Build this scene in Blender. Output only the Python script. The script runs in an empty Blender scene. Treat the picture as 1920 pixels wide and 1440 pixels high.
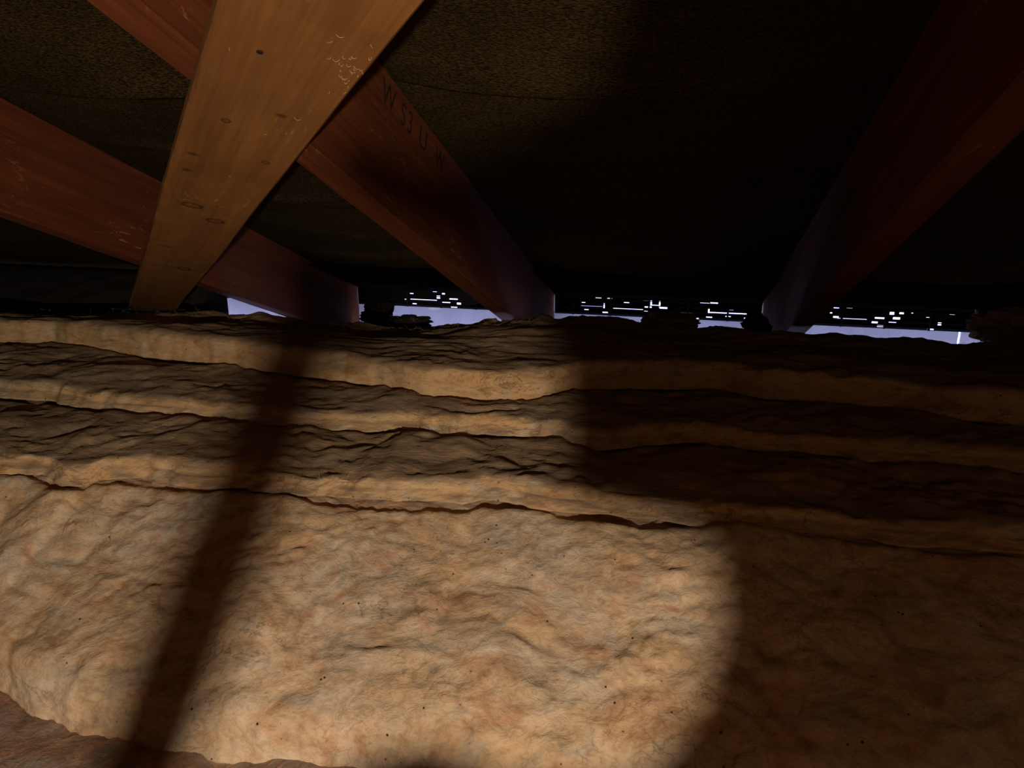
import bpy, math, random
import numpy as np
from mathutils import Vector, Matrix

S = bpy.context.scene
PI = math.pi

# ------------------------------------------------------------------ camera
ZC = 0.62                       # eye height over the plasterboard ceiling of the room below
PITCH, YAW, FPX = 17.0, 13.2, 1397.0
_p, _a = math.radians(PITCH), math.radians(YAW)
FWD = np.array([-math.sin(_a)*math.cos(_p), math.cos(_a)*math.cos(_p), -math.sin(_p)])
RGT = np.array([math.cos(_a), math.sin(_a), 0.0])
UPV = np.cross(RGT, FWD)
cam_data = bpy.data.cameras.new('camera')
cam = bpy.data.objects.new('camera', cam_data)
S.collection.objects.link(cam)
cam_data.sensor_width = 36.0
cam_data.lens = FPX/1920.0*36.0
cam_data.clip_start = 0.02
cam.matrix_world = Matrix(((RGT[0], UPV[0], -FWD[0], 0), (RGT[1], UPV[1], -FWD[1], 0),
                           (RGT[2], UPV[2], -FWD[2], ZC), (0, 0, 0, 1)))
S.camera = cam

# ------------------------------------------------------------------ sky, exposure
w = bpy.data.worlds.new('overcast_sky'); S.world = w; w.use_nodes = True
w.node_tree.nodes['Background'].inputs[0].default_value = (0.53, 0.56, 1.0, 1)
w.node_tree.nodes['Background'].inputs[1].default_value = 3.6
S.view_settings.view_transform = 'Standard'
S.view_settings.look = 'None'
S.view_settings.gamma = 1.0
S.view_settings.use_curve_mapping = False
S.view_settings.exposure = 0.0
S.cycles.max_bounces = 8
S.cycles.diffuse_bounces = 6

LAMP = np.array([0.24, -0.62, ZC - 0.045])
LAMP_W = 64.0
LAMP_COL = (1.0, 0.89, 0.77)

FILL = np.array([0.72, -0.60, ZC + 0.02])
FILL_W = 2.8
FILL_COL = (1.0, 0.64, 0.38)

# ------------------------------------------------------------------ helpers
T = math.tan(math.radians(21.8))            # roof pitch
C_LOW, C_TOP = 0.284, 0.453                 # rafter underside / felt height over the eye at y = 0

def ray(x, y):
    return RGT*(x-960)/FPX - UPV*(y-720)/FPX + FWD
def on_z(x, y, z):
    d = ray(x, y); return d*(z/d[2])
def on_y(x, y, Y):
    d = ray(x, y); return d*(Y/d[1])
def on_roof(x, y, c):
    d = ray(x, y); return d*(c/(d[2]+T*d[1]))

_rng = np.random.RandomState(7)
_perm = np.concatenate([_rng.permutation(256)]*3)
_g = _rng.normal(size=(256, 3)); _g /= np.linalg.norm(_g, axis=1)[:, None]
def perlin(x, y, z=0.0):
    x, y, z = np.broadcast_arrays(np.asarray(x, float), np.asarray(y, float), np.asarray(z, float))
    xi, yi, zi = [np.floor(v).astype(int) for v in (x, y, z)]
    xf, yf, zf = x-xi, y-yi, z-zi
    xi &= 255; yi &= 255; zi &= 255
    f = lambda t: t*t*t*(t*(t*6-15)+10)
    u, v, q = f(xf), f(yf), f(zf)
    def gr(i, j, k):
        h = _perm[_perm[_perm[xi+i]+yi+j]+zi+k]
        gg = _g[h]
        return gg[..., 0]*(xf-i)+gg[..., 1]*(yf-j)+gg[..., 2]*(zf-k)
    l = lambda a, b, t: a+t*(b-a)
    return 1.6*l(l(l(gr(0,0,0), gr(1,0,0), u), l(gr(0,1,0), gr(1,1,0), u), v),
             l(l(gr(0,0,1), gr(1,0,1), u), l(gr(0,1,1), gr(1,1,1), u), v), q)
def fbm(x, y, z, oct=4, gain=0.5):
    s, a = 0.0, 1.0
    for o in range(oct):
        s = s+a*perlin(x*2**o, y*2**o, z*2**o+o*7.3); a *= gain
    return s
def ridged(x, y, z, oct=3):
    s, a = 0.0, 1.0
    for o in range(oct):
        s = s+a*(1-np.abs(perlin(x*2**o, y*2**o, z*2**o+o*3.1))*2); a *= 0.5
    return s

def link(o, parent=None):
    S.collection.objects.link(o)
    if parent: o.parent = parent
    return o
def mesh(name, verts, faces, mat, parent=None, smooth=False, loc=None):
    me = bpy.data.meshes.new(name)
    me.from_pydata([tuple(map(float, v)) for v in verts], [], [tuple(map(int, f)) for f in faces])
    me.update()
    if smooth:
        me.polygons.foreach_set('use_smooth', [True]*len(me.polygons))
    me.materials.append(mat)
    o = bpy.data.objects.new(name, me)
    if loc is not None: o.location = loc
    return link(o, parent)
def tag(o, label=None, cat=None, group=None, kind=None):
    if label: o['label'] = label
    if cat: o['category'] = cat
    if group: o['group'] = group
    if kind: o['kind'] = kind
    return o
def grid_faces(nu, nv, off=0):
    i = np.arange(nu-1)[:, None]; j = np.arange(nv-1)[None, :]
    a = i*nv+j+off
    return np.stack([a, a+nv, a+nv+1, a+1], -1).reshape(-1, 4)
def boxes(lst):
    V, F = [], []
    for (x0, x1, y0, y1, z0, z1) in lst:
        b = len(V)
        V += [(x0,y0,z0),(x1,y0,z0),(x1,y1,z0),(x0,y1,z0),(x0,y0,z1),(x1,y0,z1),(x1,y1,z1),(x0,y1,z1)]
        F += [(b,b+3,b+2,b+1),(b+4,b+5,b+6,b+7),(b,b+1,b+5,b+4),(b+1,b+2,b+6,b+5),(b+2,b+3,b+7,b+6),(b+3,b,b+4,b+7)]
    return V, F

# ------------------------------------------------------------------ materials
def lin(r, g, b):
    f = lambda c: (c/255/12.92) if c/255 <= 0.04045 else ((c/255+0.055)/1.055)**2.4
    return (f(r), f(g), f(b), 1)
class NT:
    def __init__(s, name, rough=0.9):
        s.m = bpy.data.materials.new(name); s.m.use_nodes = True
        s.n = s.m.node_tree.nodes; s.l = s.m.node_tree.links
        s.b = s.n['Principled BSDF']; s.b.inputs['Roughness'].default_value = rough
        s.b.inputs['Specular IOR Level'].default_value = 0.2
    def new(s, t, **kw):
        n = s.n.new(t)
        for k, v in kw.items():
            if hasattr(n, k): setattr(n, k, v)
            else: n.inputs[k.replace('_', ' ')].default_value = v
        return n
    def map(s, scale, rot=(0, 0, 0)):
        t = s.new('ShaderNodeTexCoord'); m = s.new('ShaderNodeMapping')
        m.inputs['Scale'].default_value = scale; m.inputs['Rotation'].default_value = rot
        s.l.new(t.outputs['Object'], m.inputs['Vector']); return m.outputs[0]
    def noise(s, vec, scale, detail=5, rough=0.55, dist=0.0):
        n = s.new('ShaderNodeTexNoise'); n.inputs['Scale'].default_value = scale
        n.inputs['Detail'].default_value = detail; n.inputs['Roughness'].default_value = rough
        n.inputs['Distortion'].default_value = dist
        s.l.new(vec, n.inputs['Vector']); return n.outputs['Fac']
    def ramp(s, fac, stops):
        r = s.new('ShaderNodeValToRGB'); e = r.color_ramp.elements
        while len(e) < len(stops): e.new(0.5)
        for k, (p, c) in enumerate(stops):
            e[k].position = p; e[k].color = c if len(c) == 4 else (*c, 1)
        s.l.new(fac, r.inputs[0]); return r.outputs[0]
    def mix(s, fac, a, b, mode='MIX'):
        n = s.new('ShaderNodeMix', data_type='RGBA', blend_type=mode)
        for sock, v in ((n.inputs[0], fac), (n.inputs[6], a), (n.inputs[7], b)):
            if isinstance(v, (float, int)): sock.default_value = v
            elif isinstance(v, tuple): sock.default_value = v
            else: s.l.new(v, sock)
        return n.outputs[2]
    def math(s, op, a, b=0.0):
        n = s.new('ShaderNodeMath', operation=op)
        for sock, v in ((n.inputs[0], a), (n.inputs[1], b)):
            if isinstance(v, (float, int)): sock.default_value = v
            else: s.l.new(v, sock)
        return n.outputs[0]
    def bump(s, h, strength, dist):
        n = s.new('ShaderNodeBump'); n.inputs['Strength'].default_value = strength
        n.inputs['Distance'].default_value = dist
        s.l.new(h, n.inputs['Height']); s.l.new(n.outputs[0], s.b.inputs['Normal'])
    def col(s, c):
        if isinstance(c, tuple): s.b.inputs['Base Color'].default_value = c
        else: s.l.new(c, s.b.inputs['Base Color'])
        return s.m

BLK, WHT = (0, 0, 0, 1), (1, 1, 1, 1)
def wool(name, stretch, yellow, grey, dust, grain):
    k = NT(name, 1.0); k.b.inputs['Specular IOR Level'].default_value = 0.0
    v = k.map(stretch)
    big = k.noise(v, 6, 4, 0.55, 0.8)
    mid = k.noise(v, 17, 6, 0.6, 1.8)
    fine = k.noise(v, 90, 6, 0.68, 1.6)
    c = k.mix(k.ramp(big, [(0.38, BLK), (0.62, WHT)]), yellow, grey)
    hue = k.noise(v, 13, 4, 0.6, 2.2)
    c = k.mix(k.ramp(hue, [(0.5, BLK), (0.66, (0.75,)*3)]), c, lin(212, 162, 122))
    c = k.mix(k.ramp(hue, [(0.34, (0.6,)*3), (0.46, BLK)]), c, lin(190, 174, 156))
    c = k.mix(1.0, c, k.ramp(mid, [(0.30, (0.62, 0.54, 0.45)), (0.47, (0.92, 0.89, 0.84)), (0.62, (1, 1, 1))]), 'MULTIPLY')
    c = k.mix(1.0, c, k.ramp(fine, [(0.32, (0.74, 0.70, 0.64)), (0.55, (1, 1, 1))]), 'MULTIPLY')
    # thin dark filaments of grime
    fil = k.noise(v, 11, 4, 0.6, 2.4)
    fl = k.math('ABSOLUTE', k.math('SUBTRACT', fil, 0.5))
    patch = k.ramp(k.noise(v, 8, 3), [(0.48, BLK), (0.62, WHT)])
    c = k.mix(k.math('MULTIPLY', k.ramp(fl, [(0.0, (grain,)*3), (0.016, BLK)]), patch), c, lin(110, 80, 48))
    # dark specks of grit
    vo = k.new('ShaderNodeTexVoronoi'); vo.inputs['Scale'].default_value = 75
    k.l.new(k.map((1, 1, 1)), vo.inputs['Vector'])
    keep = k.noise(k.map((1, 1, 1)), 40, 2)
    sp = k.math('MULTIPLY', k.ramp(vo.outputs['Distance'], [(0.06, WHT), (0.13, BLK)]), k.ramp(keep, [(0.56, BLK), (0.6, WHT)]))
    c = k.mix(sp, c, lin(52, 34, 20))
    # loose grey dust lying on the upward faces
    if dust > 0:
        g = k.new('ShaderNodeNewGeometry'); sx = k.new('ShaderNodeSeparateXYZ')
        k.l.new(g.outputs['True Normal'], sx.inputs[0])
        d = k.math('MULTIPLY', k.ramp(sx.outputs['Z'], [(0.45, BLK), (0.9, WHT)]), k.ramp(mid, [(0.3, WHT), (0.75, (0.55,)*3)]))
        c = k.mix(k.math('MULTIPLY', d, dust), c, lin(134, 114, 94))
    h = k.math('ADD', k.math('MULTIPLY', mid, 0.7), k.math('MULTIPLY', fine, 0.35))
    k.bump(h, 0.55, 0.008)
    return k.col(c)
M_WOOL_FAR = wool('dusty_glass_wool', (0.45, 1.2, 1.6), lin(216, 174, 120), lin(196, 166, 128), 0.7, 0.8)
M_WOOL_NEAR = wool('cream_glass_wool', (0.8, 1.0, 1.0), lin(224, 186, 142), lin(218, 193, 164), 0.0, 0.55)
M_WOOL_GREY = wool('grey_glass_wool', (1, 1, 1), lin(170, 140, 118), lin(150, 130, 116), 0.2, 0.4)

def wood(name, light, dark, streak, rough=0.75, knots=(), blotch=0.35):
    k = NT(name, rough)
    v = k.map((22, 1.1, 22))
    gr = k.noise(v, 2.2, 6, 0.6, 0.8)
    c = k.ramp(gr, [(0.22, dark), (0.70, light)])
    sc = k.math('MULTIPLY', k.ramp(k.noise(k.map((60, 14, 60)), 2.0, 4, 0.7, 1.5), [(0.60, BLK), (0.68, (0.5,)*3)]), k.ramp(k.noise(k.map((6, 3, 6)), 1.7, 2), [(0.5, BLK), (0.62, WHT)]))
    c = k.mix(sc, c, lin(200, 150, 104))
    fine = k.noise(k.map((160, 5, 160)), 1.5, 4, 0.6)
    c = k.mix(streak, c, k.mix(1.0, c, k.ramp(fine, [(0.35, (0.45, 0.4, 0.36)), (0.6, (1, 1, 1))]), 'MULTIPLY'))
    bl = k.noise(k.map((7, 4, 7)), 1.6, 4, 0.6, 0.5)
    c = k.mix(blotch, c, k.mix(1.0, c, k.ramp(bl, [(0.38, (0.5, 0.42, 0.38)), (0.6, (1.0, 1.0, 1.0))]), 'MULTIPLY'))
    if knots:
        tc = k.new('ShaderNodeTexCoord')
        for (kx, ky, rx, ry, ring) in knots:
            mp = k.new('ShaderNodeMapping')
            mp.inputs['Location'].default_value = (-kx/rx, -ky/ry, 0); mp.inputs['Scale'].default_value = (1/rx, 1/ry, 0)
            k.l.new(tc.outputs['Object'], mp.inputs[0])
            ln = k.new('ShaderNodeVectorMath', operation='LENGTH'); k.l.new(mp.outputs[0], ln.inputs[0])
            d = k.math('ADD', ln.outputs['Value'], k.math('MULTIPLY', k.math('SUBTRACT', fine, 0.5), 0.5))
            if ring: f = k.ramp(d, [(0.0, (0.22,)*3), (0.66, (0.30,)*3), (0.82, (0.95,)*3), (0.98, (0.85,)*3), (1.0, (0.4,)*3)]) if False else k.ramp(k.math('MULTIPLY', d, 0.5), [(0.0, (0.2,)*3), (0.33, (0.28,)*3), (0.43, (0.95,)*3), (0.52, (0.9,)*3), (0.60, (0.22,)*3), (0.8, BLK)])
            else: f = k.ramp(k.math('MULTIPLY', d, 0.5), [(0.0, (0.9,)*3), (0.35, (0.7,)*3), (0.65, BLK)])
            c = k.mix(f, c, lin(66, 36, 18))
    k.bump(k.math('ADD', k.math('MULTIPLY', gr, 0.3), k.math('MULTIPLY', fine, 0.5)), 0.35, 0.002)
    return k.col(c)
M_RAFTER = wood('red_brown_softwood', lin(116, 58, 25), lin(80, 37, 15), 0.45)

def felt_mat():
    k = NT('bitumen_felt', 0.85)
    k.b.inputs['Specular IOR Level'].default_value = 0.0
    weave = k.noise(k.map((230, 620, 230)), 1.0, 3, 0.6)
    fl = k.noise(k.map((300, 300, 300)), 1.0, 2, 0.6)
    bl = k.noise(k.map((1, 2, 1)), 5, 4, 0.6)
    c = k.mix(k.ramp(weave, [(0.38, BLK), (0.66, WHT)]), lin(36, 28, 18), lin(82, 66, 38))
    c = k.mix(0.6, c, k.mix(1.0, c, k.ramp(bl, [(0.35, (0.5,)*3), (0.62, (1,)*3)]), 'MULTIPLY'))
    k.bump(k.math('ADD', weave, k.math('MULTIPLY', fl, 0.6)), 0.9, 0.004)
    return k.col(c)
M_FELT = felt_mat()
def plain(name, c, rough=0.6):
    k = NT(name, rough)
    n = k.noise(k.map((1, 1, 1)), 14, 4)
    return k.col(k.mix(1.0, c, k.ramp(n, [(0.3, (0.82,)*3), (0.7, (1,)*3)]), 'MULTIPLY'))
M_FASCIA = plain('white_painted_board', lin(225, 225, 228))
M_WOOL_SHADE = plain('shade_dark_wool', lin(38, 32, 28), 1.0)  # wool colour darkened to stand for the shade at the eaves
M_BLACK = plain('black_plastic', lin(14, 14, 16), 0.5)
M_SHADE_SHEET = plain('matt_shade_black', lin(12, 11, 11), 1.0)  # for the added black sheet that keeps the eaves felt dark
M_SHADE_SHEET.node_tree.nodes['Principled BSDF'].inputs['Specular IOR Level'].default_value = 0.0
M_PLASTER = plain('plasterboard', lin(150, 140, 128), 0.9)
M_DARKWALL = plain('sooty_block', lin(70, 54, 42), 0.95)
M_PLY = plain('plywood', lin(120, 84, 50), 0.8)
M_INK = plain('faded_black_ink', lin(40, 20, 12), 0.9)
M_STEEL = plain('dull_steel', lin(90, 84, 78), 0.5)
M_FIBRE = plain('pale_fibre', lin(214, 180, 130), 1.0)

# ------------------------------------------------------------------ the shell
XL, XR, YB, YE = -3.0, 3.0, -2.7, 2.06
def roof_z(y, c): return ZC + c - T*y
# plasterboard floor, end walls
V, F = boxes([(XL, XR, YB, 1.74, -0.012, 0.0)]); tag(mesh('floor', V, F, M_PLASTER), kind='structure')
V, F = boxes([(XL-0.1, XL, YB, 2.1, -0.6, 3)]); tag(mesh('wall_left', V, F, M_DARKWALL), kind='structure')
V, F = boxes([(XR, XR+0.1, YB, 2.1, -0.6, 3)]); tag(mesh('wall_right', V, F, M_DARKWALL), kind='structure')
V, F = boxes([(XL, XR, YB-0.1, YB, -0.02, 3)]); tag(mesh('wall_back', V, F, M_DARKWALL), kind='structure')
V, F = boxes([(XL, XR, 1.64, 1.74, -0.12, -0.012)]); tag(mesh('wall_front', V, F, M_DARKWALL), kind='structure')

# roofing felt: one sagging sheet with a lapped joint and wrinkles
RAFT_X = [-0.997-0.6, -0.997, -0.3975, 0.2035, 0.8035, 1.4035]       # left faces
RW = 0.038
def felt():
    xs = np.linspace(XL, XR, 420); ys = np.concatenate([np.linspace(YB, 0.3, 60), np.linspace(0.31, YE+0.05, 330)])
    X, Y = np.meshgrid(xs, ys, indexing='ij')
    centres = np.array(RAFT_X)+RW/2
    ph = ((X-centres[0]) % 0.6)/0.6
    bell = np.sin(PI*ph)**0.8*np.clip((YE-Y)/0.35, 0, 1)
    Z = roof_z(Y, C_TOP+0.004) - 0.022*bell
    wrink = np.zeros_like(Z)
    # lapped edge: the upper course hangs over the lower one
    bell0 = np.sin(PI*ph)**0.8
    lap = 0.93 + 0.02*perlin(X*1.7, 0.3*X, 4.1) - 0.05*bell0 + 0.03*np.sin(X*2.1)
    wrink += -0.036*np.exp(-np.clip(lap-Y, 0, None)/0.10)*(Y <= lap)*bell
    wrink += 0.010*np.exp(-((Y-lap-0.006)/0.010)**2)
    rs = np.random.RandomState(3)
    for k in range(34):
        y0 = rs.uniform(1.0, 2.0); x0 = rs.uniform(-1.6, 1.2); L = rs.uniform(0.08, 0.28); a = rs.uniform(0.004, 0.010)
        yy = y0 + rs.uniform(-0.12, 0.12)*(X-x0) + 0.012*perlin(X*4, 0.5, k*1.7)
        wrink -= a*np.exp(-((Y-yy)/rs.uniform(0.006, 0.014))**2)*np.exp(-((X-x0)/L)**2)*bell
    Z += wrink + 0.004*fbm(X*3, Y*9, 0.4, 3)*bell
    Z = np.minimum(Z, roof_z(Y, C_TOP+0.004))
    n = X.size
    V = np.stack([X, Y, Z], -1).reshape(-1, 3)
    top = np.stack([X, Y, roof_z(Y, C_TOP+0.012)], -1).reshape(-1, 3)
    f = grid_faces(len(xs), len(ys))
    return mesh('ceiling', V, f[:, ::-1], M_FELT, smooth=True)
tag(felt(), kind='structure')

V, F = boxes([(XL, XR, 1.74, 2.005, ZC-0.480, ZC-0.474)]); SOFFIT = (V, F)
# fascia board behind the eaves, in two lengths with an open joint between them
z_ft = ZC + on_y(1265, 597, YE)[2]
jx = on_y(1799, 630, YE)[0]
V, F = boxes([(XL, jx-0.003, YE, YE+0.008, z_ft-0.24, z_ft)])
tag(mesh('trim_1', V, F, M_FASCIA), kind='structure')
V, F = boxes([(jx+0.003, XR, YE, YE+0.008, z_ft-0.24, z_ft)])
tag(mesh('trim_2', V, F, M_FASCIA), kind='structure')
tag(mesh('trim_3', SOFFIT[0], SOFFIT[1], M_FASCIA), kind='structure')

# ------------------------------------------------------------------ eaves vents: slotted black plastic
def vent(x0, x1, glints, label):
    """A slotted strip over the fascia; glints are openings as image rectangles turned into the strip's own plane."""
    zt = roof_z(YE, C_TOP)+0.012; zb = z_ft
    holes = []
    for (a, b, c, d) in glints:
        p, q = on_y(a, b, YE), on_y(c, d, YE)
        holes.append((min(p[0], q[0]), max(p[0], q[0]), ZC+min(p[2], q[2]), ZC+max(p[2], q[2])))
    zs = sorted(set([zb, zt]+[min(max(h[2], zb), zt) for h in holes]+[min(max(h[3], zb), zt) for h in holes]))
    bl = []
    for za, zc in zip(zs[:-1], zs[1:]):
        if zc-za < 1e-6: continue
        zm = (za+zc)/2
        iv = sorted((h[0], h[1]) for h in holes if h[2] < zm < h[3])
        x = x0
        for a, b in iv:
            if a > x: bl.append((x, min(a, x1), YE-0.004, YE-0.001, za, zc))
            x = max(x, b)
        if x < x1: bl.append((x, x1, YE-0.004, YE-0.001, za, zc))
    # raised horizontal louvres, and a black sheet added to keep the last of the felt dark
    V, F = boxes(bl)
    o = bpy.data.objects.new('eaves_vent', None); o.location = ((x0+x1)/2, YE-0.004, zb); link(o)
    tag(o, label, 'vent', 'black slotted vents along the eaves')
    L = (-(x0+x1)/2, -(YE-0.004), -zb)
    mesh('slotted_strip', V, F, M_BLACK, o, loc=L)
    ty0, ty1 = YE-0.30, YE-0.006
    TV = [(x, y, roof_z(y, C_TOP)-dz) for dz in (0.006, 0.004) for y in (ty0, ty1) for x in (x0+0.003, x1-0.003)]
    TV = [(x, y, z-(0.012 if y == ty0 else 0.0)) for x, y, z in TV]
    mesh('shade_sheet', TV, [(0, 2, 3, 1), (4, 5, 7, 6), (0, 1, 5, 4), (2, 6, 7, 3), (0, 4, 6, 2), (1, 3, 7, 5)], M_SHADE_SHEET, o, loc=L)
    for k in range(4):
        z = zb+0.006+k*0.013
        V, F = boxes([(x0+0.004, x1-0.004, YE-0.010, YE-0.004, z, z+0.0016)]); mesh('louvre', V, F, M_BLACK, o, loc=L)
    for x in np.arange(x0+0.05, x1-0.03, 0.105):
        V, F = boxes([(x, x+0.005, YE-0.009, YE-0.004, zb, zt-0.01)]); mesh('rib', V, F, M_BLACK, o, loc=L)
    return o
def sl(lst): return lst
G_AB = [(769,549,776,551),(812,546,820,549),(759,560,766,563),(826,548,835,552),(819,554,830,560),(843,559,859,562),(827,565,845,568),
        (857,567,865,571),(846,574,858,577),(774,568,782,571),(770,561,820,562),(865,555,880,556),(900,580,912,582)]
G_BC = [(1117,556,1128,559),(1139,557,1148,560),(1170,566,1180,568),(1132,568,1134,578),(1090,573,1130,574.2),(1096,579,1104,581),(1150,578,1206,579.4),
        (1130,584,1140,587),(1206,563,1221,565),(1220,563,1222,577),(1209,574,1222,577),(1222,571,1236,573),(1236,564,1238,576),(1237,575,1251,579),
        (1208,581,1222,584),(1222,582,1224,592),(1091,566,1098,568),(1313,567,1330,569.5),(1332,565,1346,570),(1328,577,1330,588),(1330,586,1400,587.4),
        (1324,593,1335,597),(1365,579,1375,581.5),(1360,592,1370,594),(1306,595,1310,598),(1395,595,1400,599),(1260,585,1300,586)]
G_CE = [(1563,575,1573,578),(1587,576,1598,578),(1556,585,1560,588),(1562,592,1572,596),(1570,596.5,1625,598),(1640,594,1658,598),(1634,602,1645,606),
        (1668,584,1676,590),(1686,585,1694,589),(1674,594,1687,599),(1666,602,1680,605),(1644,609,1656,613),(1708,586,1712,587.5),(1736,594,1746,596),
        (1758,604,1764,610),(1765,607,1795,608.5),(1738,615,1750,619),(1780,588,1790,590),(1795,588,1815,590),(1720,605,1752,606)]
for i, (g, lab) in enumerate([([], 'black slotted eaves vent left of the diagonal brace'),
                              (G_AB, 'black slotted eaves vent with daylight glints, left of the middle rafter'),
                              (G_BC, 'black slotted eaves vent with daylight glints, between the middle and right rafters'),
                              (G_CE, 'black slotted eaves vent with daylight glints, right of the right rafter')]):
    a = RAFT_X[i]+RW+0.002; b = RAFT_X[i+1]-0.002
    vent(a, b, g, lab)

# ------------------------------------------------------------------ rafters
ANG = -math.atan(T)
def timber(name, w_, d_, y0, y1, mat, parent=None, seed=0, bev=0.002, ny=70, wob=0.0012):
    """Sawn timber: origin at its near lower edge, local Y runs along the grain."""
    sec = [(-w_/2+bev, 0), (w_/2-bev, 0), (w_/2, bev), (w_/2, d_-bev), (w_/2-bev, d_), (-w_/2+bev, d_), (-w_/2, d_-bev), (-w_/2, bev)]
    ys = np.linspace(y0, y1, ny); V, F = [], []
    n = len(sec)
    for i, y in enumerate(ys):
        dx = wob*float(perlin(y*2.3, seed+0.3, 1.1)); dz = wob*float(perlin(y*2.9, seed+8.3, 2.1))
        for k, (x, z) in enumerate(sec):
            j = 0.0007*float(perlin(y*26, k*1.3+seed, 5.5))
            V.append((x+dx+j, y, z+dz+j))
    for i in range(ny-1):
        for k in range(n):
            a, b = i*n+k, i*n+(k+1) % n
            F.append((a, a+n, b+n, b))
    F.append(tuple(range(n))); F.append(tuple((ny-1)*n+k for k in reversed(range(n))))
    return mesh(name, V, F, mat, parent)
cosA = math.cos(ANG)
RD = (C_TOP-C_LOW)*cosA
labels = {1: 'reddish brown rafter at far left, running behind the pale diagonal brace',
          2: 'middle rafter with a faded ink stamp, crossed by the pale diagonal brace',
          3: 'right rafter, dim red-brown, coming down toward the lower right of the slatted vents',
          4: 'rafter at the far right edge, only its dusty foot showing',
          0: 'hidden rafter beyond the left edge', 5: 'hidden rafter beyond the right edge'}
labels[3] = 'dim red-brown rafter at right, leaning the opposite way to the others'
rafters = {}
for i in (1, 2, 3, 4):
    o = timber('rafter', RW, RD, -2.6/cosA, (YE-0.02)/cosA - 0.0, M_RAFTER, seed=i*3.7)
    o.location = (RAFT_X[i]+RW/2, 0, ZC+C_LOW)
    o.rotation_euler = (ANG, 0, 0)
    tag(o, labels[i], 'rafter', 'roof rafters'); rafters[i] = o

# ink stamp on the middle rafter's right face
def text_mesh(s, size):
    cu = bpy.data.curves.new('t', 'FONT'); cu.body = s; cu.size = size; cu.extrude = 0.0001
    to = bpy.data.objects.new('t', cu); S.collection.objects.link(to)
    bpy.context.view_layer.update()
    me = bpy.data.meshes.new_from_object(to.evaluated_get(bpy.context.evaluated_depsgraph_get()))
    bpy.data.objects.remove(to); return me
def stamp():
    # the letters run down the rafter (local +Y), their heads toward the felt (local +Z), facing local +X
    fx = RAFT_X[2]+RW
    for ch, px, py, wd in (('W', 722, 168, 1.0), ('S', 757, 203, 1.0), ('3', 769, 218, 1.0), ('U', 790, 247, 1.2), ('W', 820, 282, 1.0)):
        d = ray(px, py); q = d*(fx/d[0])
        y = (q[1]*cosA - (q[2]-C_LOW)*math.sin(-ANG))
        me = text_mesh(ch, 0.040); me.materials.append(M_INK)
        o = bpy.data.objects.new('stamp_letter', me); link(o, rafters[2])
        o.matrix_local = Matrix(((0, 0, 1, RW/2+0.0018), (wd, 0, 0, y-0.012), (0, 1, 0, RD-0.042), (0, 0, 0, 1)))
        o['label'] = 'faded black ink letter stamped near the top edge'
stamp()

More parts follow.
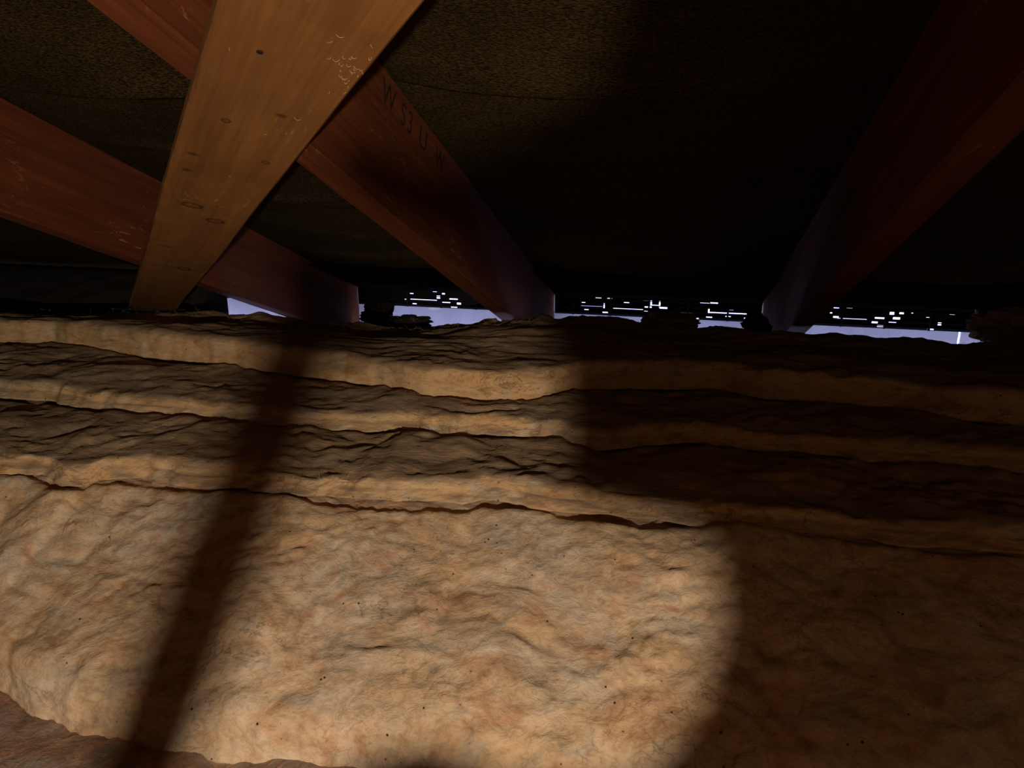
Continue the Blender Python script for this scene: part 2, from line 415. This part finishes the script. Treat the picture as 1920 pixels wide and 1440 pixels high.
# ------------------------------------------------------------------ diagonal brace nailed under the rafters
BT = 0.022
def brace():
    c = C_LOW - BT                                        # its visible underside
    lp = [on_roof(x, y, c) for x, y in ((420, 0), (340, 250), (243, 560))]
    rp = [on_roof(x, y, c) for x, y in ((785, 0), (560, 305), (335, 578))]
    # local frame in the rafter plane
    uy = np.array([0, cosA, -T*cosA]); uz = np.array([0, T*cosA, cosA]); ux = np.array([1.0, 0, 0])
    L = np.array([[p@ux, p@uy] for p in lp]); R = np.array([[p@ux, p@uy] for p in rp])
    d = ((L[2]-L[0])/np.linalg.norm(L[2]-L[0])+(R[2]-R[0])/np.linalg.norm(R[2]-R[0])); d /= np.linalg.norm(d)
    nrm = np.array([d[1], -d[0]])
    mid = (L.mean(0)+R.mean(0))/2
    wl = np.mean([(q-mid)@nrm for q in R]) - np.mean([(q-mid)@nrm for q in L])
    print('brace width', wl, 'dir', d, [(q-mid)@nrm for q in L], [(q-mid)@nrm for q in R])
    s0 = min((q-mid)@d for q in list(L)+list(R))
    s1 = max((q-mid)@d for q in list(L)+list(R))
    X3 = ux*nrm[0]+uy*nrm[1]; Y3 = ux*d[0]+uy*d[1]; Z3 = np.cross(X3, Y3)
    flip = 1
    org = ux*mid[0]+uy*mid[1]+uz*(c*cosA) + np.array([0, 0, ZC])
    Z3 = uz; 
    Mx = Matrix(((X3[0], Y3[0], Z3[0], org[0]), (X3[1], Y3[1], Z3[1], org[1]), (X3[2], Y3[2], Z3[2], org[2]), (0, 0, 0, 1)))
    Mi = np.array(Mx.inverted())
    def loc(x, y):
        p = on_roof(x, y, c)+np.array([0, 0, ZC]); return (Mi@np.append(p, 1))[:3]
    kn = []
    for (x, y, rx, ry, ring) in [(360, 385, 0.011, 0.010, 1), (403, 414, 0.0105, 0.009, 1), (424, 226, 0.0035, 0.004, 1), (498, 303, 0.0035, 0.004, 1),
                                 (345, 503, 0.010, 0.013, 1), (488, 97, 0.0022, 0.003, 0), (527, 217, 0.004, 0.004, 0), (362, 287, 0.006, 0.004, 0),
                                 (350, 318, 0.005, 0.006, 0), (310, 460, 0.012, 0.005, 0)]:
        q = loc(x, y); kn.append((q[0], q[1], rx, ry, ring))
    mat = wood('pale_pine_board', lin(142, 94, 46), lin(112, 70, 32), 0.25, 0.7, kn, 0.3)
    o = timber('diagonal_brace', wl, BT-0.0005, s0-0.25, s1+0.12, mat, seed=5.1, bev=0.0025, ny=90, wob=0.002)
    o.matrix_world = Mx
    tag(o, 'wide pale pine board nailed diagonally across the undersides of the left and middle rafters', 'board')
    # nail heads where it crosses the rafters
    for (x, y) in ((487, 97),):
        q = loc(x, y)
        V = [(q[0]+0.0022*math.cos(k*PI/5), q[1]+0.0022*math.sin(k*PI/5), z) for z in (-0.0008, 0.004) for k in range(10)]
        F = [tuple(range(10))]+[(k, (k+1) % 10, 10+(k+1) % 10, 10+k) for k in range(10)]
        mesh('nail_head', V, F, M_INK, o)
    # shreds of glass fibre caught on the sawn face
    rs = random.Random(4); cu = bpy.data.curves.new('caught_fibres', 'CURVE'); cu.dimensions = '3D'; cu.bevel_depth = 0.00009; cu.bevel_resolution = 1
    for k in range(40):
        if k < 30: x, y = rs.gauss(655, 22), rs.gauss(135, 30)
        elif k < 32: x, y = 552+rs.gauss(0, 2), 222+rs.gauss(0, 3)
        else: x, y = rs.uniform(420, 640), rs.uniform(40, 360)
        q = loc(x, y)
        if abs(q[0]) > wl/2-0.001: continue
        sp = cu.splines.new('POLY'); n = 6; sp.points.add(n-1)
        a = rs.uniform(0, 2*PI); ln = rs.uniform(0.002, 0.006); bend = rs.uniform(-1.6, 1.6)
        px, py = q[0], q[1]
        for j in range(n):
            sp.points[j].co = (px, py, -0.0004-0.0012*math.sin(PI*j/(n-1)), 1)
            px += ln/n*math.cos(a+bend*j/n); py += ln/n*math.sin(a+bend*j/n)
    cu.materials.append(M_FIBRE)
    f = bpy.data.objects.new('caught_fibres', cu); link(f, o)
    f['kind'] = 'stuff'; f['label'] = 'pale shreds of glass fibre caught on the board'
    return o
brace()

# ------------------------------------------------------------------ insulation
Z1, Z2, Z3_, Z4 = -0.330, -0.375, -0.397, -0.418          # tops, from the eye down
E1 = [(-500,606),(0,638),(100,640),(200,655),(330,672),(450,685),(551,700),(650,711),(728,724),(799,742),(905,749),(1011,747),(1082,731),(1182,724),(1354,729),(1431,743),(1575,755),(1766,776),(1886,791),(2100,812),(2600,860)]
E2 = [(-500,705),(0,740),(100,748),(170,765),(210,769),(320,776),(400,786),(520,794),(551,797),(675,804),(763,805),(852,814),(905,809),(983,818),(1047,821),(1072,832),(1125,839),(1287,824),(1431,844),(1527,846),(1623,860),(1910,880),(2600,950)]
E3 = [(-600,850),(-200,875),(0,886),(80,886),(110,908),(150,908),(180,897),(270,891),(330,903),(480,915),(604,929),(728,933),(834,936),(870,941),(905,933),(993,940),(1064,954),(1096,956),(1215,970),(1359,985),(1527,995),(1718,1018),(1910,1028),(2700,1100)]
E4 = [(-700,1000),(-300,1150),(0,1292),(50,1325),(130,1370),(250,1396),(400,1419),(560,1432),(760,1462),(1000,1500),(1500,1540),(2200,1600),(3000,1700)]
def front_curve(E, z):
    P = np.array([on_z(x, y, z) for x, y in E])
    i = np.argsort(P[:, 0]); return P[i, 0], P[i, 1]
def batt(name, E, ztop, zbot, depth, x0, x1, mat, label, seed, dx=0.0055, dv=0.0055, amp=1.0, sx=0.5, slope=None, rr=0.016, back=None, lean=0.006, fuzz=0.0, crinkle=0.0026, pop=0.0):
    """A strip of glass wool: back edge, top, rounded lip, torn front. Everything in real millimetres, noise-displaced."""
    ex, ey = front_curve(E, zbot)
    xs = np.arange(x0, x1+1e-6, dx)
    yf = np.interp(xs, ex, ey)
    yf = yf + 0.005*fbm(xs*22, seed*1.1, 0.2, 5)
    h = ztop-zbot
    r = min(rr, h*0.55)
    # section parameter: s<0 front, s>=0 top
    nf = max(5, int((h+0.02)/dv)); nr = 5; nt = int(depth/dv)
    sec = []
    for k in range(nf): sec.append((lean*(k/nf), zbot-0.004 + (h-r+0.004)*k/nf, -1.0, 0.25))
    for k in range(nr+1):
        a = PI/2*k/nr; sec.append((lean+r*(1-math.cos(a)), ztop-r+r*math.sin(a), -math.cos(a), math.sin(a)))
    for k in range(1, nt+1): sec.append((lean+r+depth*k/nt, ztop, 0.0, 1.0))
    sec = np.array(sec)
    X = np.repeat(xs[:, None], len(sec), 1)
    Y = yf[:, None]+sec[None, :, 0]
    Z = np.repeat(sec[None, :, 1], len(xs), 0).copy()
    NY = np.repeat(sec[None, :, 2], len(xs), 0); NZ = np.repeat(sec[None, :, 3], len(xs), 0)
    d = sec[None, :, 0]
    if slope is not None: Z += slope(X, Y, d)*np.clip((Z-zbot)/h, 0, 1)
    wx = X+0.04*perlin(X*9, Y*9, seed); wy = Y+0.03*perlin(X*9, Y*9, seed+5)
    f = (0.008*fbm(wx*7*sx, wy*8, Z*9+seed, 3)
         + 0.0035*np.abs(fbm(wx*16*sx, wy*20, Z*24+seed, 2))
         + crinkle*(ridged(wx*24*sx, wy*30, Z*30+seed, 3)-1.2)*np.clip(0.5+1.2*perlin(X*5, Y*6, seed+2), 0.1, 1)
         + pop*(np.abs(fbm(wx*34, wy*38, seed, 2))-0.4)*np.clip(0.6+0.8*perlin(X*4, Y*4, seed+9), 0.1, 1.2)
         + 0.0011*fbm(wx*70*sx, wy*95, Z*95+seed, 3)
         + 0.0006*(1-2*np.abs(perlin(wx*170*sx, wy*210, Z*170+seed))))*amp
    Y += f*NY; Z += f*NZ
    if fuzz > 0:
        Z += fuzz*np.clip(d/depth-0.55, 0, 1)*(fbm(X*60, Y*8, seed, 4))
    nv = len(sec)
    V = np.stack([X, Y, Z+ZC], -1).reshape(-1, 3)
    Fc = grid_faces(len(xs), nv)
    # underside and back close the slab
    o = mesh(name, V, Fc, mat, smooth=True)
    me = o.data
    import bmesh
    bm = bmesh.new(); bm.from_mesh(me); bm.verts.ensure_lookup_table()
    zb = zbot-0.006+ZC
    n = len(xs)
    bot_b = [bm.verts.new((V[i*nv+nv-1][0], V[i*nv+nv-1][1], min(zb, V[i*nv+nv-1][2]-0.006))) for i in range(n)]
    bot_f = [bm.verts.new((V[i*nv][0], V[i*nv][1]+0.004, zb)) for i in range(n)]
    bm.verts.ensure_lookup_table()
    for i in range(n-1):
        A, B = bm.verts[i*nv+nv-1], bm.verts[(i+1)*nv+nv-1]
        bm.faces.new((A, B, bot_b[i+1], bot_b[i]))
        bm.faces.new((bot_b[i], bot_b[i+1], bot_f[i+1], bot_f[i]))
        bm.faces.new((bot_f[i], bot_f[i+1], bm.verts[(i+1)*nv], bm.verts[i*nv]))
    bmesh.ops.recalc_face_normals(bm, faces=bm.faces)
    bm.to_mesh(me); bm.free()
    for p in me.polygons: p.use_smooth = True
    tag(o, label, 'insulation', 'rolls of glass wool insulation')
    return o, (xs, yf)

def fibres(parent, pts, n, seed, up=1.0, ln=(0.008, 0.022), rad=0.00014):
    rs = random.Random(seed); cu = bpy.data.curves.new('loose_fibres', 'CURVE'); cu.dimensions = '3D'; cu.bevel_depth = rad; cu.bevel_resolution = 0
    for k in range(n):
        p = pts[rs.randrange(len(pts))]
        sp = cu.splines.new('POLY'); m = 7; sp.points.add(m-1)
        L = rs.uniform(*ln); d = Vector((rs.gauss(0, 1), rs.gauss(-0.2, 0.6), up*abs(rs.gauss(0.4, 0.5)))).normalized()
        bx = Vector((rs.gauss(0, 1), rs.gauss(0, 1), rs.gauss(0, 0.6)))*0.45
        q = Vector(p)
        for j in range(m):
            sp.points[j].co = (*q, 1); d = (d+bx/m).normalized(); q = q+d*(L/m)
    cu.materials.append(M_FIBRE)
    o = bpy.data.objects.new('loose_fibres', cu); link(o, parent); o['kind'] = 'stuff'
    return o

def dip(E, z, width, deep):          # the wool is pressed down where the next roll rests against it
    ex, ey = front_curve(E, z)
    def f(X, Y, d):
        ye = np.interp(X, ex, ey)
        return -deep*np.clip(1-(ye-Y)/width, 0, 1)**1.5
    return f
def slope1(X, Y, d):      # far crest: falls away toward the eaves beyond it
    crest = 1.52+0.03*perlin(X*3, 1.0, 2.0)
    CP = [(-300,568),(0,576),(250,578),(420,586),(478,582),(560,594),(740,606),(800,608),(930,600),(1000,594),(1090,591),(1230,604),(1300,613),(1390,613),(1530,621),(1620,620),(1700,630),(1800,647),(1850,640),(1920,625),(2200,640)]
    P = np.array([on_y(a, b+3, 1.50) for a, b in CP]); i = np.argsort(P[:, 0])
    zc = np.interp(X, P[i, 0], P[i, 2])
    tt = np.clip((Y-1.25)/0.24, 0, 1); tt = tt*tt*(3-2*tt)
    return (zc-Z1-0.004)*tt - 0.9*np.clip(Y-crest, 0, None) - 0.012*np.clip((X-0.2), 0, 1)*0 + 0.010*fbm(X*6, 0.3, 7.7, 3)*np.clip((Y-1.3)/0.2, 0, 1)
b1, e1 = batt('insulation_roll', E1, Z1, Z2, 0.55, -1.9, 1.15, M_WOOL_FAR, 'dark dusty glass wool roll farthest back, right under the eaves daylight', 1.7, amp=1.0, sx=0.6, slope=slope1, fuzz=0.03)
b2, e2 = batt('insulation_roll', E2, Z2, Z3_, 0.32, -1.75, 1.05, M_WOOL_FAR, 'glass wool roll, second step down from the eaves, crossed by the bar of shade', 4.9, amp=1.15, sx=0.9, slope=dip(E1, Z2, 0.022, 0.010), crinkle=0.0034, lean=0.012)
b3, e3 = batt('insulation_roll', E3, Z3_, Z4, 0.34, -1.45, 1.0, M_WOOL_FAR, 'glass wool roll just behind the widest cream foreground sheet', 8.2, amp=1.25, sx=0.95, slope=dip(E2, Z3_, 0.022, 0.010), crinkle=0.0036, lean=0.012)
dip4 = dip(E3, Z4, 0.016, 0.010)
_e3, _e4 = front_curve(E3, Z4), front_curve(E4, Z4-0.150)
def slope4(X, Y, d):
    dc = np.interp(X, *_e3)-np.interp(X, *_e4)
    return dip4(X, Y, d) + 0.114*np.clip(d/dc, 0, 1)**0.85 + 0.010*fbm(X*5, Y*5, 3.3, 2)
b4, e4 = batt('insulation_roll', E4, Z4-0.115, Z4-0.150, 0.62, -1.25, 1.2, M_WOOL_NEAR, 'wide cream glass wool sheet filling the foreground', 12.4, dx=0.004, dv=0.004, amp=0.95, sx=0.85, slope=slope4, rr=0.03, pop=0.0042, crinkle=0.0018)
E5 = [(-1500,1900),(960,2600),(3000,1900)]
def batt5():
    xs = np.arange(-1.3, 1.2, 0.008); ys = np.arange(-0.35, 0.95, 0.008)
    X, Y = np.meshgrid(xs, ys, indexing='ij')
    Z = ZC+Z4-0.150+0.008*fbm(X*7, Y*7, 21.0, 3)+0.003*ridged(X*25, Y*25, 22.0, 2)-0.004
    V = np.stack([X, Y, Z], -1).reshape(-1, 3)
    o = mesh('insulation_roll', V, grid_faces(len(xs), len(ys)), M_WOOL_GREY, smooth=True)
    tag(o, 'grey glass wool roll in the near left corner, under the cream sheet', 'insulation', 'rolls of glass wool insulation')
batt5()
def edge_pts(o, sel):
    co = np.empty(len(o.data.vertices)*3); o.data.vertices.foreach_get('co', co); co = co.reshape(-1, 3)
    return co[sel(co)]
p = edge_pts(b1, lambda c: (c[:, 1] > 1.44) & (c[:, 1] < 1.6) & (c[:, 2] > ZC-0.37)); fibres(b1, p, 500, 1)
for b, (xs, yf), z, sd in ((b2, e2, Z2, 2), (b3, e3, Z3_, 3)):
    p = [(x, y+0.006, ZC+z-0.006) for x, y in zip(xs, yf)]; fibres(b, p, 160, sd, ln=(0.006, 0.018))

# tufts standing in the eaves gap
def tuft(x, y, Y, r, label, seed, sq=(1.0, 0.7, 0.55), mat=M_WOOL_SHADE):
    q = on_y(x, y, Y)
    import bmesh
    bm = bmesh.new(); bmesh.ops.create_icosphere(bm, subdivisions=5, radius=1.0)
    co = np.array([v.co for v in bm.verts])
    n = 1+0.35*fbm(co[:, 0]*1.6+seed, co[:, 1]*1.6, co[:, 2]*1.6, 5)+0.10*fbm(co[:, 0]*9, co[:, 1]*9+seed, co[:, 2]*9, 3)
    for v, k in zip(bm.verts, n): v.co = Vector((v.co.x*sq[0], v.co.y*sq[1], v.co.z*sq[2]))*(float(k)*r)
    me = bpy.data.meshes.new('wool_tuft'); bm.to_mesh(me); bm.free()
    for p_ in me.polygons: p_.use_smooth = True
    me.materials.append(mat)
    o = bpy.data.objects.new('wool_tuft', me); o.location = (q[0], q[1], ZC+q[2]); link(o)
    tag(o, label, 'insulation tuft', 'tufts of wool in the eaves gap')
    pts = [tuple(c*r*np.array(sq)*k) for c, k in zip(co[::7], n[::7])]
    fibres(o, pts, 60, int(seed*10), ln=(0.006, 0.016))
    return o
tuft(1256, 604, 1.96, 0.06, 'grey lump of wool in the eaves gap between the middle and right rafters', 1.3, (1.1, 0.7, 0.5), M_WOOL_GREY)
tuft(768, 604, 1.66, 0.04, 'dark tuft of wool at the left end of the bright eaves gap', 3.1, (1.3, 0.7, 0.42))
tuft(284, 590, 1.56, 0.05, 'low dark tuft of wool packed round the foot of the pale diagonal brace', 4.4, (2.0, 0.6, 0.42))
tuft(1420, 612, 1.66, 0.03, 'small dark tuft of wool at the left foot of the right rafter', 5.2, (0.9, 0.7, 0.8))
tuft(1900, 612, 1.96, 0.075, 'grey bank of wool at the far right end of the eaves gap', 6.6, (1.3, 0.7, 0.6), M_WOOL_GREY)

def bank(xa, xb, y0, y1, label, seed):
    xs = np.arange(xa, xb+1e-6, 0.008); v = np.linspace(0, 1, 40)
    Xg, Vg = np.meshgrid(xs, v, indexing='ij')
    Yg = y0+(y1-y0)*Vg + 0.012*fbm(Xg*9, Vg*3, seed, 4)
    z0 = ZC-0.46; zt = roof_z(y1, C_TOP)-0.03
    Zg = z0+(zt-z0)*np.sin(Vg*PI/2)**0.7 + 0.006*fbm(Xg*14, Vg*6, seed+3, 4)
    Zg = np.minimum(Zg, roof_z(Yg, C_TOP)-0.024)
    V = np.stack([Xg, Yg, Zg], -1).reshape(-1, 3); n = len(xs); m = len(v)
    F = [tuple(r) for r in grid_faces(n, m)]; V = [tuple(r) for r in V]
    base = len(V)
    for i in range(n): V.append((xs[i], y1+0.05, z0)); V.append((xs[i], y1+0.05, V[i*m+m-1][2]))
    for i in range(n-1):
        F.append((i*m+m-1, (i+1)*m+m-1, base+2*i+3, base+2*i+1)); F.append((base+2*i+1, base+2*i+3, base+2*i+2, base+2*i))
        F.append((base+2*i, base+2*i+2, (i+1)*m, i*m))
    F.append(tuple([k for k in range(m)]+[base+1, base])); F.append(tuple([(n-1)*m+k for k in reversed(range(m))]+[base+2*n-2, base+2*n-1]))
    o = mesh('wool_wad', V, F, M_WOOL_SHADE, smooth=True)
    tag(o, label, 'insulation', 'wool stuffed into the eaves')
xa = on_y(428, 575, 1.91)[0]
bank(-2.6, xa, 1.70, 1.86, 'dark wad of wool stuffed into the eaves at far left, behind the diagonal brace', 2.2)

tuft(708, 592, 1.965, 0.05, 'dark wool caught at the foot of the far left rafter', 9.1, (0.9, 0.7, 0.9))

# ------------------------------------------------------------------ work lamp and the fill lamp and shadow casters added behind the eye
def cyl(p, q, r, n=10):
    p, q = Vector(p), Vector(q); d = (q-p).normalized(); a = d.orthogonal().normalized(); b = d.cross(a)
    V = [p+a*r*math.cos(2*PI*k/n)+b*r*math.sin(2*PI*k/n) for k in range(n)]+[q+a*r*math.cos(2*PI*k/n)+b*r*math.sin(2*PI*k/n) for k in range(n)]
    F = [tuple(range(n-1, -1, -1)), tuple(range(n, 2*n))]+[(k, (k+1) % n, n+(k+1) % n, n+k) for k in range(n)]
    return V, F
def lamp_stand(name, pos, power, colr, size, label):
    o = bpy.data.objects.new(name, None); o.location = (pos[0], pos[1], 0); link(o)
    tag(o, label, 'lamp')
    V, F = cyl((0, 0, 0.012), (0, 0, pos[2]-0.05), 0.008); mesh('pole', V, F, M_STEEL, o)
    V, F = cyl((0, 0, 0), (0, 0, 0.014), 0.11, 24); mesh('base', V, F, M_STEEL, o)
    V, F = cyl((0, 0, pos[2]-0.06), (0, 0, pos[2]-0.03), 0.016); mesh('lamp_holder', V, F, M_BLACK, o)
    ld = bpy.data.lights.new('bulb', 'POINT'); ld.energy = power; ld.color = colr; ld.shadow_soft_size = size
    lo = bpy.data.objects.new('bulb', ld); lo.location = (0, 0, pos[2]); link(lo, o)
lamp_stand('work_lamp', LAMP, LAMP_W, LAMP_COL, 0.010, 'warm work lamp on a steel pole standing behind the viewpoint')
lamp_stand('fill_lamp', FILL, FILL_W, FILL_COL, 0.10, 'unseen dim orange fill lamp added behind the viewpoint at right')  # added fill light, lifts the shaded right side

def toward(P, Y):           # where the line lamp -> P crosses the plane y = Y
    P = np.array(P)+np.array([0, 0, ZC]); t = (Y-LAMP[1])/(P[1]-LAMP[1]); return LAMP+(P-LAMP)*t
YP = -0.30
def on_x(x, y, X):
    d = ray(x, y); return d*(X/d[0])
BX = RAFT_X[2]+RW
edge = [on_roof(1165, 0, C_TOP), on_roof(1110, 180, C_TOP), on_roof(1000, 255, C_TOP), on_x(862, 330, BX), on_x(720, 270, BX), on_x(655, 258, BX), on_x(650, 300, BX),
        on_x(720, 390, BX), on_x(870, 452, BX), on_x(960, 540, BX), on_z(1060, 655, Z1), on_z(1065, 740, Z2), on_z(1060, 850, Z3_), on_z(1062, 930, Z3_),
        on_z(1290, 968, Z4), on_z(1335, 1010, Z4-.01), on_z(1345, 1150, Z4-0.045), on_z(1290, 1300, Z4-0.085), on_z(1180, 1440, Z4-0.12), on_z(1100, 1470, Z4-0.12),
        on_z(960, 1470, Z4-0.12), on_z(880, 1425, Z4-0.115), on_z(800, 1408, Z4-0.11), on_z(740, 1432, Z4-0.11), on_z(660, 1480, Z4-0.12)]
pts = [toward(p, YP) for p in edge]
pl = [(p[0], p[2]) for p in pts]
def panel(name, outline, y, th, label):
    n = len(outline)
    V = [(x, y, z) for x, z in outline]+[(x, y-th, z) for x, z in outline]
    F = [tuple(range(n)), tuple(range(2*n-1, n-1, -1))]+[(k, (k+1) % n, n+(k+1) % n, n+k) for k in range(n)]
    o = mesh(name, V, F, M_PLY); tag(o, label, 'board'); return o
top = roof_z(YP, C_LOW)-0.004
out = [(0.50, 0.24), (0.50, top), (pl[0][0]+(pl[0][0]-pl[1][0])*1.0, top)]+pl+[(pl[-1][0]-0.004, 0.24)]
panel('shadow_mask', out, YP, 0.012, 'unseen plywood mask added to shape the lamp shadows, behind the viewpoint')  # added blocker, outline traced back from the wanted shadow edge
# added leaning bar, shaped to throw the bar of shade over the wool
YB_ = -0.36
def bar_at(x, y, z): return toward(on_z(x, y, z), YB_)
c0, c1 = bar_at(540, 620, Z1), bar_at(222, 1440, Z4-0.12)
dirb = (c1-c0)/np.linalg.norm(c1-c0)
hw = 0.5*abs(bar_at(475, 770, Z3_)[0]-bar_at(385, 770, Z3_)[0])
hw *= 1.1
print('bar', c0-[0,0,ZC], c1-[0,0,ZC], hw)
b_ = c1+dirb*0.08
nx = np.array([-dirb[2], 0, dirb[0]]); nx /= np.linalg.norm(nx)
if nx[0] < 0: nx = -nx
AX = RAFT_X[1]+RW
hd = [toward(on_x(x, y, AX), YB_) for x, y in ((700, 596), (650, 538), (505, 480))]
ol = [b_-nx*hw, b_+nx*hw, c0+nx*hw, hd[0], hd[1], hd[2], c0-nx*hw]
V = [(q[0], q[1]+yy, q[2]) for yy in (0.0, 0.022) for q in ol]; n_ = len(ol)
F = [tuple(reversed(range(n_))), tuple(range(n_, 2*n_))]+[(k, (k+1) % n_, n_+(k+1) % n_, n_+k) for k in range(n_)]
tag(mesh('shadow_bar', V, F, M_PLY), 'unseen thin bar added beside the lamp to cast the bar of shade', 'timber')
